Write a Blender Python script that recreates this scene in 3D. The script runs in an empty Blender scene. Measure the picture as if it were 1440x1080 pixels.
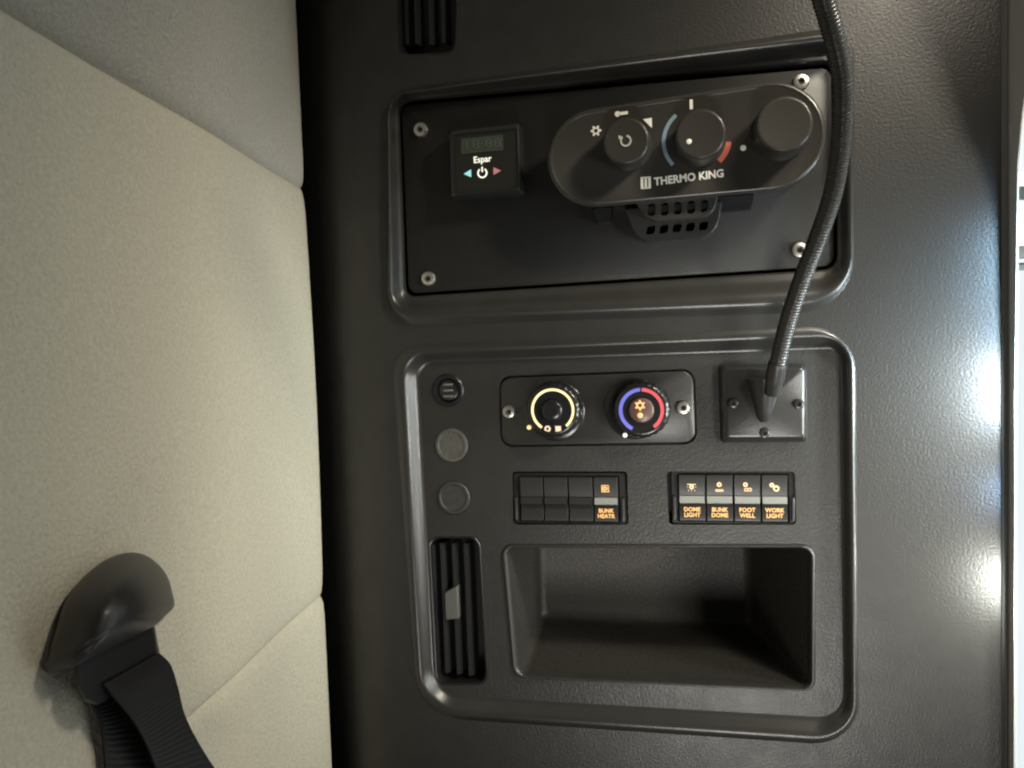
import bpy, bmesh, math, random
from mathutils import Vector, Matrix
from mathutils.geometry import tessellate_polygon
random.seed(4)
S = bpy.context.scene
C = S.collection
R = math.radians
PI = math.pi

# ------------------------------------------------------------------ camera
# panel frame: u = right (world X), v = up (world Z), w = out of the dashboard (world -Y)
F = 1150.0                      # focal length in pixels of a 1440 px wide frame
aU = Vector((0.97695596, 0.02123817, 0.21238173))
aV = Vector((-0.03382864, 0.99786732, 0.05582501))
aW = Vector((-0.21074317, -0.06172316, 0.97559088))
D = 0.68
CU, CV, CW = aU.z * D, aV.z * D, aW.z * D       # camera place in the panel frame
cam = bpy.data.cameras.new('camera'); co = bpy.data.objects.new('camera', cam); C.objects.link(co)
m = Matrix(((aU.x, aU.y, aU.z), (-aW.x, -aW.y, -aW.z), (aV.x, aV.y, aV.z))).to_4x4()
m.translation = (CU, -CW, CV)
co.matrix_world = m
cam.sensor_width = 36; cam.lens = F / 1440 * 36
cam.clip_start = 0.01; cam.clip_end = 50
S.camera = co
cam.dof.use_dof = True; cam.dof.focus_distance = 0.60; cam.dof.aperture_fstop = 20

# ------------------------------------------------------------------ world, light
wd = bpy.data.worlds.new('World'); S.world = wd; wd.use_nodes = True
wd.node_tree.nodes['Background'].inputs[0].default_value = (1.0, 0.95, 0.86, 1)
wd.node_tree.nodes['Background'].inputs[1].default_value = 0.008
S.view_settings.view_transform = 'Standard'; S.view_settings.look = 'None'
S.view_settings.exposure = 0; S.view_settings.gamma = 1
S.cycles.filter_width = 2.2

def lamp(name, loc, target, size, power, col, sy=None, spread=180):
    l = bpy.data.lights.new(name, 'AREA'); l.energy = power; l.color = col
    l.shape = 'RECTANGLE'; l.size = size; l.size_y = sy or size; l.spread = R(spread)
    o = bpy.data.objects.new(name, l); C.objects.link(o); o.location = loc
    o.rotation_euler = (Vector(target) - Vector(loc)).to_track_quat('-Z', 'Y').to_euler()
    return o
lamp('cab_light', (0.74, -0.46, 0.66), (0.16, 0, 0.05), 0.12, 1.42, (1, .89, .74), spread=58)
lamp('roof_light', (0.36, -0.25, 0.42), (0.27, 0, 0.20), 0.08, 0.14, (1, .88, .74), spread=70)
lamp('windscreen_light', (0.62, -0.42, -0.12), (0.20, 0, -0.12), 0.14, 0.64, (1, .95, .86), spread=60)
lamp('low_light', (0.24, -0.90, -0.62), (0.16, 0, -0.05), 0.24, 0.48, (1, .96, .90), spread=50)
lamp('door_glare_fill', (0.392, -0.048, -0.015), (0.35, 0, -0.015), 0.012, 0.19, (.92, .97, 1), sy=.05, spread=120)  # small lamp added just outside the pane to make a glare patch
lamp('blue_flare_fill', (0.396, -0.052, 0.035), (0.35, 0, 0.035), 0.012, 0.30, (.50, .74, 1), sy=.16, spread=120)  # added blue lamp, stands in for bluish flare on the panel
lamp('wide_glare_fill', (0.50, -0.10, 0.00), (0.24, 0, 0.00), 0.05, 0.30, (.90, .96, 1), sy=.12, spread=70)  # added lamp, carries the right-hand glare further left
lamp('low_blue_flare_fill', (0.390, -0.050, -0.095), (0.355, 0, -0.095), 0.008, 0.026, (.40, .62, 1), sy=.02, spread=110)  # added blue lamp for the lower flare spot
lamp('low_glare_fill', (0.389, -0.050, -0.168), (0.355, 0, -0.168), 0.014, 0.13, (1, .99, .92), sy=.03, spread=120)  # small added lamp, gives the lower glare streak
lamp('low_wide_glare_fill', (0.50, -0.10, -0.20), (0.26, 0, -0.22), 0.03, 0.20, (1, .99, .95), sy=.20, spread=80)  # added lamp, brightens and widens the lower glare

# ------------------------------------------------------------------ helpers
def P(px, py, w=0.0):
    """where the sight line of a measured photo point meets the plane w metres in front of the dash face"""
    d = Vector(((px - 720) / F, (540 - py) / F, -1))
    t = (w - CW) / d.dot(aW)
    return (CU + t * d.dot(aU), CV + t * d.dot(aV))
def Q(px, py, h):
    """same for the cloth wall: plane u = WALL + h; returns (v, w)"""
    d = Vector(((px - 720) / F, (540 - py) / F, -1))
    t = (WALL + h - CU) / d.dot(aU)
    return (CV + t * d.dot(aV), CW + t * d.dot(aW))
WALL = -0.180
def W3(u, v, w): return Vector((u, -w, v))

mats = {}
def mat(name, col, rough=0.5, bump=0.0, bscale=500, spec=0.5, metal=0, emit=None, es=0, vary=0.0, vscale=40, coat=0, detail=3, bdist=.0006):
    if name in mats: return mats[name]
    M = bpy.data.materials.new(name); M.use_nodes = True; nt = M.node_tree; b = nt.nodes['Principled BSDF']
    b.inputs['Base Color'].default_value = (*col, 1); b.inputs['Roughness'].default_value = rough
    b.inputs['Metallic'].default_value = metal; b.inputs['Specular IOR Level'].default_value = spec
    b.inputs['Coat Weight'].default_value = coat
    if emit: b.inputs['Emission Color'].default_value = (*emit, 1); b.inputs['Emission Strength'].default_value = es
    tc = nt.nodes.new('ShaderNodeTexCoord')
    if vary:
        n = nt.nodes.new('ShaderNodeTexNoise'); n.inputs['Scale'].default_value = vscale; n.inputs['Detail'].default_value = 5
        nt.links.new(tc.outputs['Object'], n.inputs['Vector'])
        mr = nt.nodes.new('ShaderNodeMapRange'); mr.inputs['From Min'].default_value = .3; mr.inputs['From Max'].default_value = .7
        mr.inputs['To Min'].default_value = 1 - vary; mr.inputs['To Max'].default_value = 1 + vary
        nt.links.new(n.outputs[0], mr.inputs[0])
        mx = nt.nodes.new('ShaderNodeVectorMath'); mx.operation = 'SCALE'; mx.inputs[0].default_value = col
        nt.links.new(mr.outputs[0], mx.inputs['Scale']); nt.links.new(mx.outputs[0], b.inputs['Base Color'])
        m2 = nt.nodes.new('ShaderNodeMapRange'); m2.inputs['From Min'].default_value = .3; m2.inputs['From Max'].default_value = .7
        m2.inputs['To Min'].default_value = rough * (1 + vary * .5); m2.inputs['To Max'].default_value = rough * (1 - vary * .5)
        nt.links.new(n.outputs[0], m2.inputs[0]); nt.links.new(m2.outputs[0], b.inputs['Roughness'])
    if bump:
        n = nt.nodes.new('ShaderNodeTexNoise'); n.inputs['Scale'].default_value = bscale; n.inputs['Detail'].default_value = detail
        nt.links.new(tc.outputs['Object'], n.inputs['Vector'])
        bp = nt.nodes.new('ShaderNodeBump'); bp.inputs['Strength'].default_value = bump; bp.inputs['Distance'].default_value = bdist
        nt.links.new(n.outputs[0], bp.inputs['Height']); nt.links.new(bp.outputs[0], b.inputs['Normal'])
    mats[name] = M; return M

PANEL = mat('grained_black_plastic', (.023, .0222, .0205), .38, .45, 520, .48, vary=.16, vscale=55)
RIM = mat('moulded_rim_plastic', (.025, .024, .022), .30, .12, 700, .6, vary=.12, vscale=55)
SWITCH = mat('switch_plastic', (.020, .019, .018), .36, .1, 1100, .4)
PLATE = mat('black_painted_plate', (.010, .0097, .009), .44, .18, 700, .38, vary=.15, vscale=60)
CTRL = mat('satin_charcoal_plastic', (.028, .027, .025), .34, .15, 900, .45, vary=.08)
KNOB = mat('knob_plastic', (.029, .027, .024), .30, .15, 1100, .5)
GLOSS = mat('gloss_black_plastic', (.018, .018, .017), .24, 0, 1, .5)
DARK = mat('matt_black', (.006, .006, .006), .7)
VENT = mat('vent_black_plastic', (.010, .010, .011), .34, .1, 900)
STEEL = mat('screw_steel', (.62, .60, .55), .32, .2, 1500, metal=.9)
BLKSCREW = mat('black_screw', (.035, .035, .035), .3, metal=.4)
WHITE = mat('white_print', (.72, .70, .62), .6)
BLUEP = mat('blue_print', (.16, .24, .30), .5)
REDP = mat('red_print', (.45, .10, .07), .5)
LCD = mat('lcd_glass', (.045, .055, .042), .22)
SEG = mat('lcd_segment', (.068, .080, .060), .4)
CLOTH = mat('beige_trim_cloth', (.56, .53, .42), .9, .9, 380, .15, vary=.09, vscale=420, detail=8, bdist=.0015)
TWILL = mat('black_webbing', (.010, .0095, .009), .62, .3, 900, .3)
BELTP = mat('belt_cover_plastic', (.021, .020, .019), .38, .25, 700)
BARM = mat('switch_lens', (.20, .20, .185), .30)
AMBER = mat('amber_backlight', (.5, .3, .12), .5, emit=(1, .50, .17), es=.62)
AMBERP = mat('amber_pale_backlight', (.5, .35, .2), .5, emit=(1, .60, .36), es=.60)
RINGL = mat('warm_ring_light', (.6, .5, .3), .5, emit=(1, .80, .38), es=.9)
BLUEL = mat('blue_ring_light', (.08, .08, .3), .5, emit=(.16, .17, .75), es=.55)
REDL = mat('red_ring_light', (.35, .05, .06), .5, emit=(.85, .10, .14), es=.50)
CYANL = mat('cyan_backlight', (.2, .4, .4), .5, emit=(.30, .75, .78), es=.75)
PINKL = mat('dim_red_backlight', (.3, .1, .1), .5, emit=(.55, .22, .22), es=.5)
WHITEL = mat('white_backlight', (.6, .6, .5), .5, emit=(.95, .95, .80), es=.85)
POCKET = mat('pocket_plastic', (.026, .023, .020), .5, .5, 600, .4, vary=.4, vscale=500)
RUBBER = mat('gooseneck_rubber', (.024, .023, .021), .32, .1, 900)
FRAME = mat('window_frame_grey', (.5, .5, .48), .5, .2, 400)
GLASS = None

def meshobj(name, verts, faces, m_, parent=None, smooth=35, origin=None):
    """verts in (u,v,w)"""
    me = bpy.data.meshes.new(name)
    pts = [W3(*v) for v in verts]
    po = parent.matrix_world.translation.copy() if parent else Vector((0, 0, 0))
    if parent is not None and 'wpos' in parent: po = Vector(parent['wpos'])
    org = W3(*origin) if origin else (po if parent else sum(pts, Vector()) / len(pts))
    me.from_pydata([p - org for p in pts], [], faces)
    me.validate(); me.update()
    if smooth:
        for p in me.polygons: p.use_smooth = True
        me.set_sharp_from_angle(angle=R(smooth))
    me.materials.append(m_)
    o = bpy.data.objects.new(name, me); C.objects.link(o)
    if parent: o.parent = parent; o.location = org - po
    else: o.location = org
    o['wpos'] = tuple(org)
    return o
def thing(name, label, cat, at, group=None):
    o = bpy.data.objects.new(name, None); C.objects.link(o); o.location = W3(*at); o['wpos'] = tuple(W3(*at))
    o.empty_display_size = .02
    o['label'] = label; o['category'] = cat
    if group: o['group'] = group
    return o
def rrect(c, r, n=6):
    """c: four (u,v) corners TL TR BR BL; rounded, counter-clockwise seen from the front"""
    c = [Vector(p) for p in (c[0], c[3], c[2], c[1])]        # TL BL BR TR = ccw
    rs = r if isinstance(r, (list, tuple)) else [r] * 4
    out = []
    for i in range(4):
        p, a, b = c[i], c[i - 1], c[(i + 1) % 4]; r_ = rs[i]
        da = (a - p).normalized(); db = (b - p).normalized()
        p0 = p + da * r_; p2 = p + db * r_
        for k in range(n + 1):
            t = k / n; a1 = t * PI / 2
            # circular-ish arc
            q = p + da * r_ * (1 - math.sin(a1)) + db * r_ * (1 - math.cos(a1))
            out.append((q.x, q.y))
    return out
def quad(pxs, w=0): return [P(x, y, w) for x, y in pxs]
def inset(loop, d):
    """move a ccw loop inwards by d"""
    n = len(loop); res = []
    for i in range(n):
        a, b, c = Vector(loop[i - 1]), Vector(loop[i]), Vector(loop[(i + 1) % n])
        e1 = (b - a); e2 = (c - b)
        if e1.length < 1e-7: e1 = e2
        if e2.length < 1e-7: e2 = e1
        nn = (Vector((-e1.y, e1.x)).normalized() + Vector((-e2.y, e2.x)).normalized())
        nn = nn.normalized() if nn.length > 1e-6 else Vector((-e1.y, e1.x)).normalized()
        res.append((b.x + nn.x * d, b.y + nn.y * d))
    return res
def scale_loop(loop, d):
    """shrink towards the centre so that the loop narrows by about d on each side (safe at small radii)"""
    us = [p[0] for p in loop]; vs = [p[1] for p in loop]
    cu, cv = (min(us) + max(us)) / 2, (min(vs) + max(vs)) / 2
    hu, hv = (max(us) - min(us)) / 2, (max(vs) - min(vs)) / 2
    return [(cu + (p[0] - cu) * (hu - d) / hu, cv + (p[1] - cv) * (hv - d) / hv) for p in loop]
def loft(rings, cap0=False, cap1=True):
    """rings: list of (loop, w); loop lists of (u,v) or with w number / list"""
    V, Fc = [], []; n = len(rings[0][0])
    for loop, w in rings:
        for i, p in enumerate(loop): V.append((p[0], p[1], w[i] if isinstance(w, list) else w))
    for k in range(len(rings) - 1):
        for i in range(n):
            j = (i + 1) % n
            Fc.append((k * n + i, k * n + j, (k + 1) * n + j, (k + 1) * n + i))
    if cap1: Fc.append(tuple((len(rings) - 1) * n + i for i in range(n)))
    if cap0: Fc.append(tuple(reversed(range(n))))
    return V, Fc
def mix(a, b, t): return [(p[0] + (q[0] - p[0]) * t, p[1] + (q[1] - p[1]) * t) for p, q in zip(a, b)]
def sheet(outer, holes, w, back=None):
    """flat sheet with holes; optional walls of the holes down to w=back"""
    polys = [[Vector((x, y, 0)) for x, y in outer]] + [[Vector((x, y, 0)) for x, y in h] for h in holes]
    V = [(p.x, p.y, w) for pl in polys for p in pl]
    Fc = []
    for t in tessellate_polygon(polys):
        a, b, c = [Vector(V[i]) for i in t]
        Fc.append(tuple(t) if (b - a).cross(c - a).z > 0 else tuple(reversed(t)))
    if back is not None:
        base = len(outer)
        for h in holes:
            s = len(V); V += [(x, y, back) for x, y in h]; n = len(h)
            for i in range(n):
                j = (i + 1) % n
                Fc.append((base + i, base + j, s + j, s + i))
            base += n
        s = len(V); V += [(x, y, back) for x, y in outer]; n = len(outer)
        for i in range(n):
            j = (i + 1) % n
            Fc.append((j, i, s + i, s + j))
    return V, Fc
def circle(cu, cv, r, n=40, sq=1): return [(cu + r * math.cos(2 * PI * k / n), cv + r * sq * math.sin(2 * PI * k / n)) for k in range(n)]
def lathe(cu, cv, prof, n=48, cap=True, cap0=False):
    return loft([(circle(cu, cv, r, n), w) for r, w in prof], cap0=cap0, cap1=cap)
def merge(*parts):
    V, Fc = [], []
    for v, f in parts:
        s = len(V); V += v; Fc += [tuple(i + s for i in x) for x in f]
    return V, Fc
def box(u0, u1, v0, v1, w0, w1, b=0.0):
    c = [(u0, v1), (u1, v1), (u1, v0), (u0, v0)]
    l = rrect(c, max(b, 1e-5), 2)
    if b: return loft([(l, w0), (l, w1 - b), (scale_loop(l, b * .35), w1 - b * .3), (scale_loop(l, b), w1)], cap0=True)
    l = [c[0], c[3], c[2], c[1]]
    return loft([(l, w0), (l, w1)], cap0=True)
def arc_band(cu, cv, r0, r1, a0, a1, w, n=30, th=.0004):
    V, Fc = [], []
    for k in range(n + 1):
        a = R(a0 + (a1 - a0) * k / n)
        for r in (r0, r1):
            for ww in (w, w + th): V.append((cu + r * math.cos(a), cv + r * math.sin(a), ww))
    for k in range(n):
        i = k * 4; j = i + 4
        Fc += [(i + 1, i + 3, j + 3, j + 1), (i, j, j + 2, i + 2), (i, i + 1, j + 1, j), (i + 2, j + 2, j + 3, i + 3)]
    Fc += [(0, 2, 3, 1), (n * 4, n * 4 + 1, n * 4 + 3, n * 4 + 2)]
    return V, Fc
def poly(pts, w, th=.0004): return loft([(pts, w), (pts, w + th)])
def text(s, cu, cv, w, size, parent, m_, name='lettering', ang=0, sx=1, bold=0.0):
    cd = bpy.data.curves.new(name, 'FONT'); cd.body = s; cd.size = size; cd.align_x = 'CENTER'; cd.align_y = 'CENTER'
    cd.extrude = .00015; cd.offset = bold; cd.resolution_u = 3; cd.space_line = .95
    to = bpy.data.objects.new('tmp', cd); C.objects.link(to)
    dg = bpy.context.evaluated_depsgraph_get(); me = bpy.data.meshes.new_from_object(to.evaluated_get(dg))
    bpy.data.objects.remove(to); bpy.data.curves.remove(cd)
    ca, sa = math.cos(ang), math.sin(ang)
    V = [(cu + v.co.x * sx * ca - v.co.y * sa, cv + v.co.x * sx * sa + v.co.y * ca, w + v.co.z + .0002) for v in me.vertices]
    Fc = [tuple(p.vertices) for p in me.polygons]; bpy.data.meshes.remove(me)
    return meshobj(name, V, Fc, m_, parent, smooth=0)
def tube(path, r, nseg=16, m_=None, cap=True):
    """path: list of (u,v,w); r number or list"""
    V, Fc = [], []; pts = [Vector(p) for p in path]; up = Vector((1, 0, 0)); n = len(pts)
    for i, p in enumerate(pts):
        d = (pts[min(i + 1, n - 1)] - pts[max(i - 1, 0)]).normalized()
        a = (up - d * up.dot(d)).normalized(); b = d.cross(a); up = a
        rr = r[i] if isinstance(r, list) else r
        for k in range(nseg):
            t = 2 * PI * k / nseg; q = p + (a * math.cos(t) + b * math.sin(t)) * rr; V.append(tuple(q))
    for i in range(n - 1):
        for k in range(nseg):
            k2 = (k + 1) % nseg
            Fc.append((i * nseg + k, i * nseg + k2, (i + 1) * nseg + k2, (i + 1) * nseg + k))
    if cap: Fc.append(tuple(reversed(range(nseg)))); Fc.append(tuple((n - 1) * nseg + k for k in range(nseg)))
    return V, Fc
def crom(pts, n):
    out = []; pts = [Vector(p) for p in pts]
    P_ = [pts[0] * 2 - pts[1]] + pts + [pts[-1] * 2 - pts[-2]]
    for i in range(1, len(P_) - 2):
        p0, p1, p2, p3 = P_[i - 1:i + 3]
        for k in range(n):
            t = k / n
            out.append(.5 * ((2 * p1) + (p2 - p0) * t + (2 * p0 - 5 * p1 + 4 * p2 - p3) * t * t + (3 * p1 - p0 - 3 * p2 + p3) * t ** 3))
    out.append(pts[-1]); return out
def screw(parent, cu, cv, w, r, m_=None, socket='hex'):
    m_ = m_ or STEEL
    s = meshobj('screw', *lathe(cu, cv, [(r, w - .001), (r, w + r * .25), (r * .86, w + r * .5), (r * .55, w + r * .6), (r * .42, w + r * .6), (r * .36, w + r * .15)], 28), m_, parent)
    meshobj('screw_socket', *lathe(cu, cv, [(r * .34, w + r * .10), (r * .34, w + r * .22), (r * .30, w + r * .22)], 6), DARK, s)
    return s

# ------------------------------------------------------------------ dashboard
WL = -.007          # floor of the lower console dish
WU = -.012          # seat of the upper plate
low_out = rrect(quad([(550, 487), (1203, 457), (1208, 1050), (588, 1008)]), [.028, .040, .036, .034], 8)
low_in = rrect(quad([(589, 510), (1180, 490), (1186, 1010), (611, 977)], WL), [.016, .026, .020, .008], 8)
up_out = rrect(quad([(546, 134), (1201, 34), (1201, 438), (543, 459)]), [.020, .030, .040, .026], 8)
up_in = rrect(quad([(562, 144), (1172, 90), (1176, 378), (572, 417)], WU), [.012, .008, .010, .008], 8)
tv_out = rrect(quad([(553, -140), (650, -150), (641, 76), (562, 80)]), .008, 4)
dash = thing('dashboard', 'black grained dashboard panel with two recessed consoles filling most of the picture', 'dashboard', (.1, -.3, 0))
face_out = [(-.112, .46), (-.112, -.46), (.3685, -.46), (.3685, .46)]
meshobj('panel_face', *sheet(face_out, [up_out, low_out, tv_out], 0, back=-.003), PANEL, dash, smooth=0)
V_ = []; NC = 14
for k in range(NC + 1):
    t = k / NC
    for v_ in (.46, 0, -.46): V_.append((-.112 - .110 * t, v_, -.062 * t ** 1.6))
meshobj('panel_return', V_, [(k * 3 + i, k * 3 + i + 1, k * 3 + i + 4, k * 3 + i + 3) for k in range(NC) for i in range(2)], PANEL, dash, smooth=60)
def rim(outer, inner, floor, prof):
    return loft([(mix(outer, inner, t), w) for t, w in prof], cap1=False)
def sm(t): return t * t * (3 - 2 * t)
lprof = [(0, -.0001), (.05, .0004), (.12, .0011), (.20, .0017), (.29, .0020), (.36, .0018)] + [(.36 + .64 * k / 10, .0018 + (WL - .0018) * sm(k / 10)) for k in range(1, 11)]
meshobj('lower_console_rim', *rim(low_out, low_in, WL, lprof), RIM, dash, smooth=60)
uprof = [(0, -.0001), (.05, .0008), (.12, .0026), (.20, .0043), (.27, .0052), (.34, .0050)] + [(.34 + .58 * k / 8, .0050 + (WU * .45 - .0050) * sm(k / 8)) for k in range(1, 9)] + [(.97, WU * .55), (1, WU)]
meshobj('upper_console_rim', *rim(up_out, up_in, WU, uprof), RIM, dash, smooth=60)

# lower console floor with openings
pk_out = rrect(quad([(704, 765), (1147, 765), (1147, 973), (721, 953)], WL), .010, 6)
pk_in = rrect(quad([(716, 772), (1137, 772), (1137, 965), (732, 947)], WL), .007, 6)
vt_out = rrect(quad([(602, 754), (675, 754), (687, 963), (613, 963)], WL), .009, 5)
bk1_o = rrect(quad([(720, 663), (882, 663), (884, 738), (722, 738)], WL), .003, 3)
bk2_o = rrect(quad([(937, 663), (1118, 663), (1120, 738), (941, 738)], WL), .003, 3)
ht_o = rrect(quad([(701, 529), (977, 518), (981, 625), (704, 629)], WL), .0105, 6)
soc = P(630, 549, WL); bl1 = P(635, 626, WL); bl2 = P(638, 700, WL)
soc_h = circle(*soc, .0125, 32)
bl1_h = circle(*bl1, .0150, 32); bl2_h = circle(*bl2, .0150, 32)
meshobj('lower_console_floor', *sheet(low_in, [pk_out, vt_out, bk1_o, bk2_o, ht_o, soc_h, bl1_h, bl2_h], WL, back=WL - .004), PANEL, dash, smooth=0)
# pocket: raised lip then tapering box
lip = [(0, WL - .0001), (.08, WL + .0009), (.2, WL + .0021), (.36, WL + .0028), (.52, WL + .0026), (.68, WL + .0014), (.84, WL - .0010), (.95, WL - .003), (1, WL - .005)]
meshobj('pocket_lip', *loft([(mix(pk_out, pk_in, t), w) for t, w in lip], cap1=False), RIM, dash, smooth=60)
u0, u1 = -.006, .230
bk = rrect([(-.004, -.1370), (.196, -.1370), (.196, -.2385), (-.004, -.2385)], .006, 6)
fr = pk_in
rings = [(fr, WL - .005)] + [(mix(fr, bk, t), WL - .005 - .103 * t) for t in (.03, .06, .3, .6, .9, .965)] + [(scale_loop(bk, .0015), -.116), (scale_loop(bk, .006), -.118)]
meshobj('storage_pocket', *loft(rings), POCKET, dash, smooth=50)
tn = rrect(quad([(560, 40), (640, 40), (640, 60), (560, 60)]), .003)
meshobj('light_block_shell', [(u_, v_, w_) for w_ in (-.004, -.22) for u_, v_ in ((-.24, .47), (-.24, -.47), (.3690, -.47), (.3690, .47))], [(4, 5, 6, 7), (0, 1, 5, 4), (1, 2, 6, 5), (2, 3, 7, 6), (3, 0, 4, 7)], DARK, dash, smooth=0)  # unseen shell, added to keep sky light out of the gaps
# right hand bead of the dash
V = []; bead = [(0.3685, -.003), (.3685, .0008), (.3695, .0014), (.3708, .0010), (.3712, -.0045), (.3735, -.0045)]
Vb = [(u, v, w) for v in (.46, -.46) for u, w in bead]; nb = len(bead)
meshobj('edge_bead', Vb, [(i, i + nb, i + nb + 1, i + 1) for i in range(nb - 1)], mat('edge_bead_plastic', (.07, .07, .066), .35), dash, smooth=40)
# small blanking plugs
for (c, r, m_) in ((bl1, .0146, mat('grey_plug', (.070, .069, .058), .6, .6, 400, vary=.25, vscale=160)), (bl2, .0146, mat('dark_plug', (.030, .0295, .026), .5, .6, 400, vary=.25, vscale=160))):
    p = meshobj('blanking_plug', *lathe(c[0], c[1], [(r, WL - .003), (r, WL + .0004), (r * .95, WL + .0010), (r * .80, WL + .0011), (r * .76, WL + .0003), (r * .72, WL + .0003)], 40), m_, dash)
    p['label'] = 'pale grey round blanking plug' if m_.name == 'grey_plug' else 'dark round blanking plug'

# ------------------------------------------------------------------ upper mounting plate
pw = -.0095
pl_c = quad([(566, 150), (1168, 96), (1172, 374), (576, 413)], WU)
plate = thing('mounting_plate', 'flat black plate held by four silver screws in the upper console', 'mounting plate', (*P(860, 260, WU), WU))
pl = rrect(pl_c, .008, 6)
meshobj('plate', *loft([(pl, WU), (pl, pw - .0004), (scale_loop(pl, .0004), pw)], cap0=True), PLATE, plate, smooth=40)
for px, py in ((592, 183), (603, 392), (1126, 116), (1124, 352)):
    c = P(px, py, pw)
    screw(plate, c[0], c[1], pw, .0062)

# ------------------------------------------------------------------ digital controller
dg0 = thing('digital_timer', 'small square black controller with dark display and lit arrow buttons at left of the plate', 'heater controller', (*P(682, 228, pw), pw))
dw = .010
ol = rrect(quad([(631, 184), (731, 173), (734, 271), (634, 280)], .004), .0025, 4)
fl = rrect(quad([(640, 190), (727, 181), (728, 264), (641, 272)], dw), .0015, 4)
meshobj('housing', *loft([(ol, pw), (ol, .0055), (mix(ol, fl, .25), .0085), (mix(ol, fl, .7), dw + .0004), (fl, dw)], cap1=False), GLOSS, dg0, smooth=50)
meshobj('front_panel', *loft([(scale_loop(fl, -.0002), dw - .003), (scale_loop(fl, -.0002), dw - .0008)]), mat('controller_face', (.018, .018, .015), .28), dg0, smooth=0)
lc = rrect(quad([(648, 195), (707, 189), (708, 211), (648, 217)], dw), .001, 2)
sc = meshobj('display', *loft([(lc, dw - .001), (lc, dw - .0002)]), LCD, dg0, smooth=0)
sx0, sy0 = P(678, 203, dw)
text('18:88', sx0, sy0, dw - .0002, .010, sc, SEG, 'display_digits', sx=1.5)
tang = math.atan2(P(693, 222, dw)[1] - P(663, 225, dw)[1], P(693, 222, dw)[0] - P(663, 225, dw)[0])
tx, ty = P(678, 224, dw)
text('Espar', tx, ty, dw - .0008, .0072, dg0, WHITEL, 'logo_lettering', ang=tang, sx=.95, bold=.0001)
def tri(px, py, s, left):
    c = P(px, py, dw); k = -1 if left else 1
    return [(c[0] - k * s, c[1] + s), (c[0] - k * s, c[1] - s), (c[0] + k * s, c[1])] if not left else [(c[0] + s, c[1] + s), (c[0] - s, c[1]), (c[0] + s, c[1] - s)]
meshobj('left_arrow_button', *poly(tri(657, 244, .0031, True), dw - .0008), CYANL, dg0, smooth=0)
meshobj('right_arrow_button', *poly(tri(699, 240, .0031, False), dw - .0008), PINKL, dg0, smooth=0)
c = P(678, 243, dw)
meshobj('power_button', *merge(arc_band(c[0], c[1], .0030, .0042, 125, 415, dw - .0008), box(c[0] - .0006, c[0] + .0006, c[1] + .0008, c[1] + .0050, dw - .0008, dw - .0004)), WHITEL, dg0, smooth=0)

# ------------------------------------------------------------------ refrigeration unit control
tw = .030
tk = thing('temperature_control', 'long rounded black control with three knobs lettered THERMO KING on the upper plate', 'temperature control', (*P(960, 205, pw), pw))
cl = Vector(P(836, 221, tw)); cr = Vector(P(1082, 191, tw)); rl = .0375; rr_ = .0400
dlt = (cr - cl); ang = math.atan2(dlt.y, dlt.x)
def stadium(off, n=18, drop=0):
    out = []
    for k in range(n + 1):
        a = ang + PI / 2 + PI * k / n; out.append((cl.x + (rl + off) * math.cos(a), cl.y + (rl + off) * math.sin(a) - drop))
    for k in range(n + 1):
        a = ang - PI / 2 + PI * k / n; out.append((cr.x + (rr_ + off) * math.cos(a), cr.y + (rr_ + off) * math.sin(a) - drop))
    return out
meshobj('housing', *loft([(stadium(-.004), pw), (stadium(-.004), .012), (stadium(-.002), .014), (stadium(-.0004), tw - .0040), (stadium(-.0006), tw - .0022), (stadium(-.0014), tw - .0009), (stadium(-.0026), tw - .0002), (stadium(-.0036), tw), (stadium(-.0044), tw - .0004), (stadium(-.0048), tw - .0006)]), mat('control_housing_plastic', (.031, .029, .026), .26, .06, 900, .5), tk, smooth=45)
tf = tw - .0006
kn = []
for (px, py, r, h, mk) in ((880, 198, .0172, .019, 'recirc'), (985, 188, .0180, .021, 'dot'), (1103, 174, .0195, .024, None)):
    kw = tw + h; c = P(px, py, kw)
    k_ = meshobj('knob', *lathe(c[0], c[1], [(r * 1.06, tf), (r * 1.06, tf + .002), (r * 1.02, tf + .003), (r * 1.00, kw - .0030), (r * .985, kw - .0014), (r * .94, kw - .0003), (r * .90, kw), (r * .84, kw - .0002)], 56), KNOB, tk, smooth=50)
    kn.append((c, k_, kw, r))
c, k_, kw, r = kn[0]
meshobj('knob_symbol', *merge(arc_band(c[0], c[1], .0030, .0042, 130, 440, kw - .0002), poly([(c[0] - .0052, c[1] + .0044), (c[0] - .0052, c[1] + .0012), (c[0] - .0020, c[1] + .0030)], kw - .0002)), mat('grey_print', (.42, .40, .35), .6), k_, smooth=0)
c, k_, kw, r = kn[1]
d_ = P(969, 199, kw)
meshobj('pointer_dot', *lathe(d_[0], d_[1], [(.0019, kw - .0004), (.0019, kw + .0002), (.0015, kw + .0004)], 16), WHITE, k_)
d_ = P(1045, 208, tf)
meshobj('indicator_dot', *lathe(d_[0], d_[1], [(.0021, tf - .0002), (.0021, tf + .0003), (.0016, tf + .0005)], 16), WHITE, tk)
d_ = P(838, 184, tf)
meshobj('snowflake_symbol', *merge(arc_band(d_[0], d_[1],   .0016, .0027, 0, 360, tf), *[arc_band(d_[0] + .0033 * math.cos(R(a)), d_[1] + .0033 * math.sin(R(a)), 0.0001, .0009, 0, 360, tf, 8) for a in range(0, 360, 60)]), WHITE, tk, smooth=0)
d_ = P(873, 160, tf)
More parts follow.
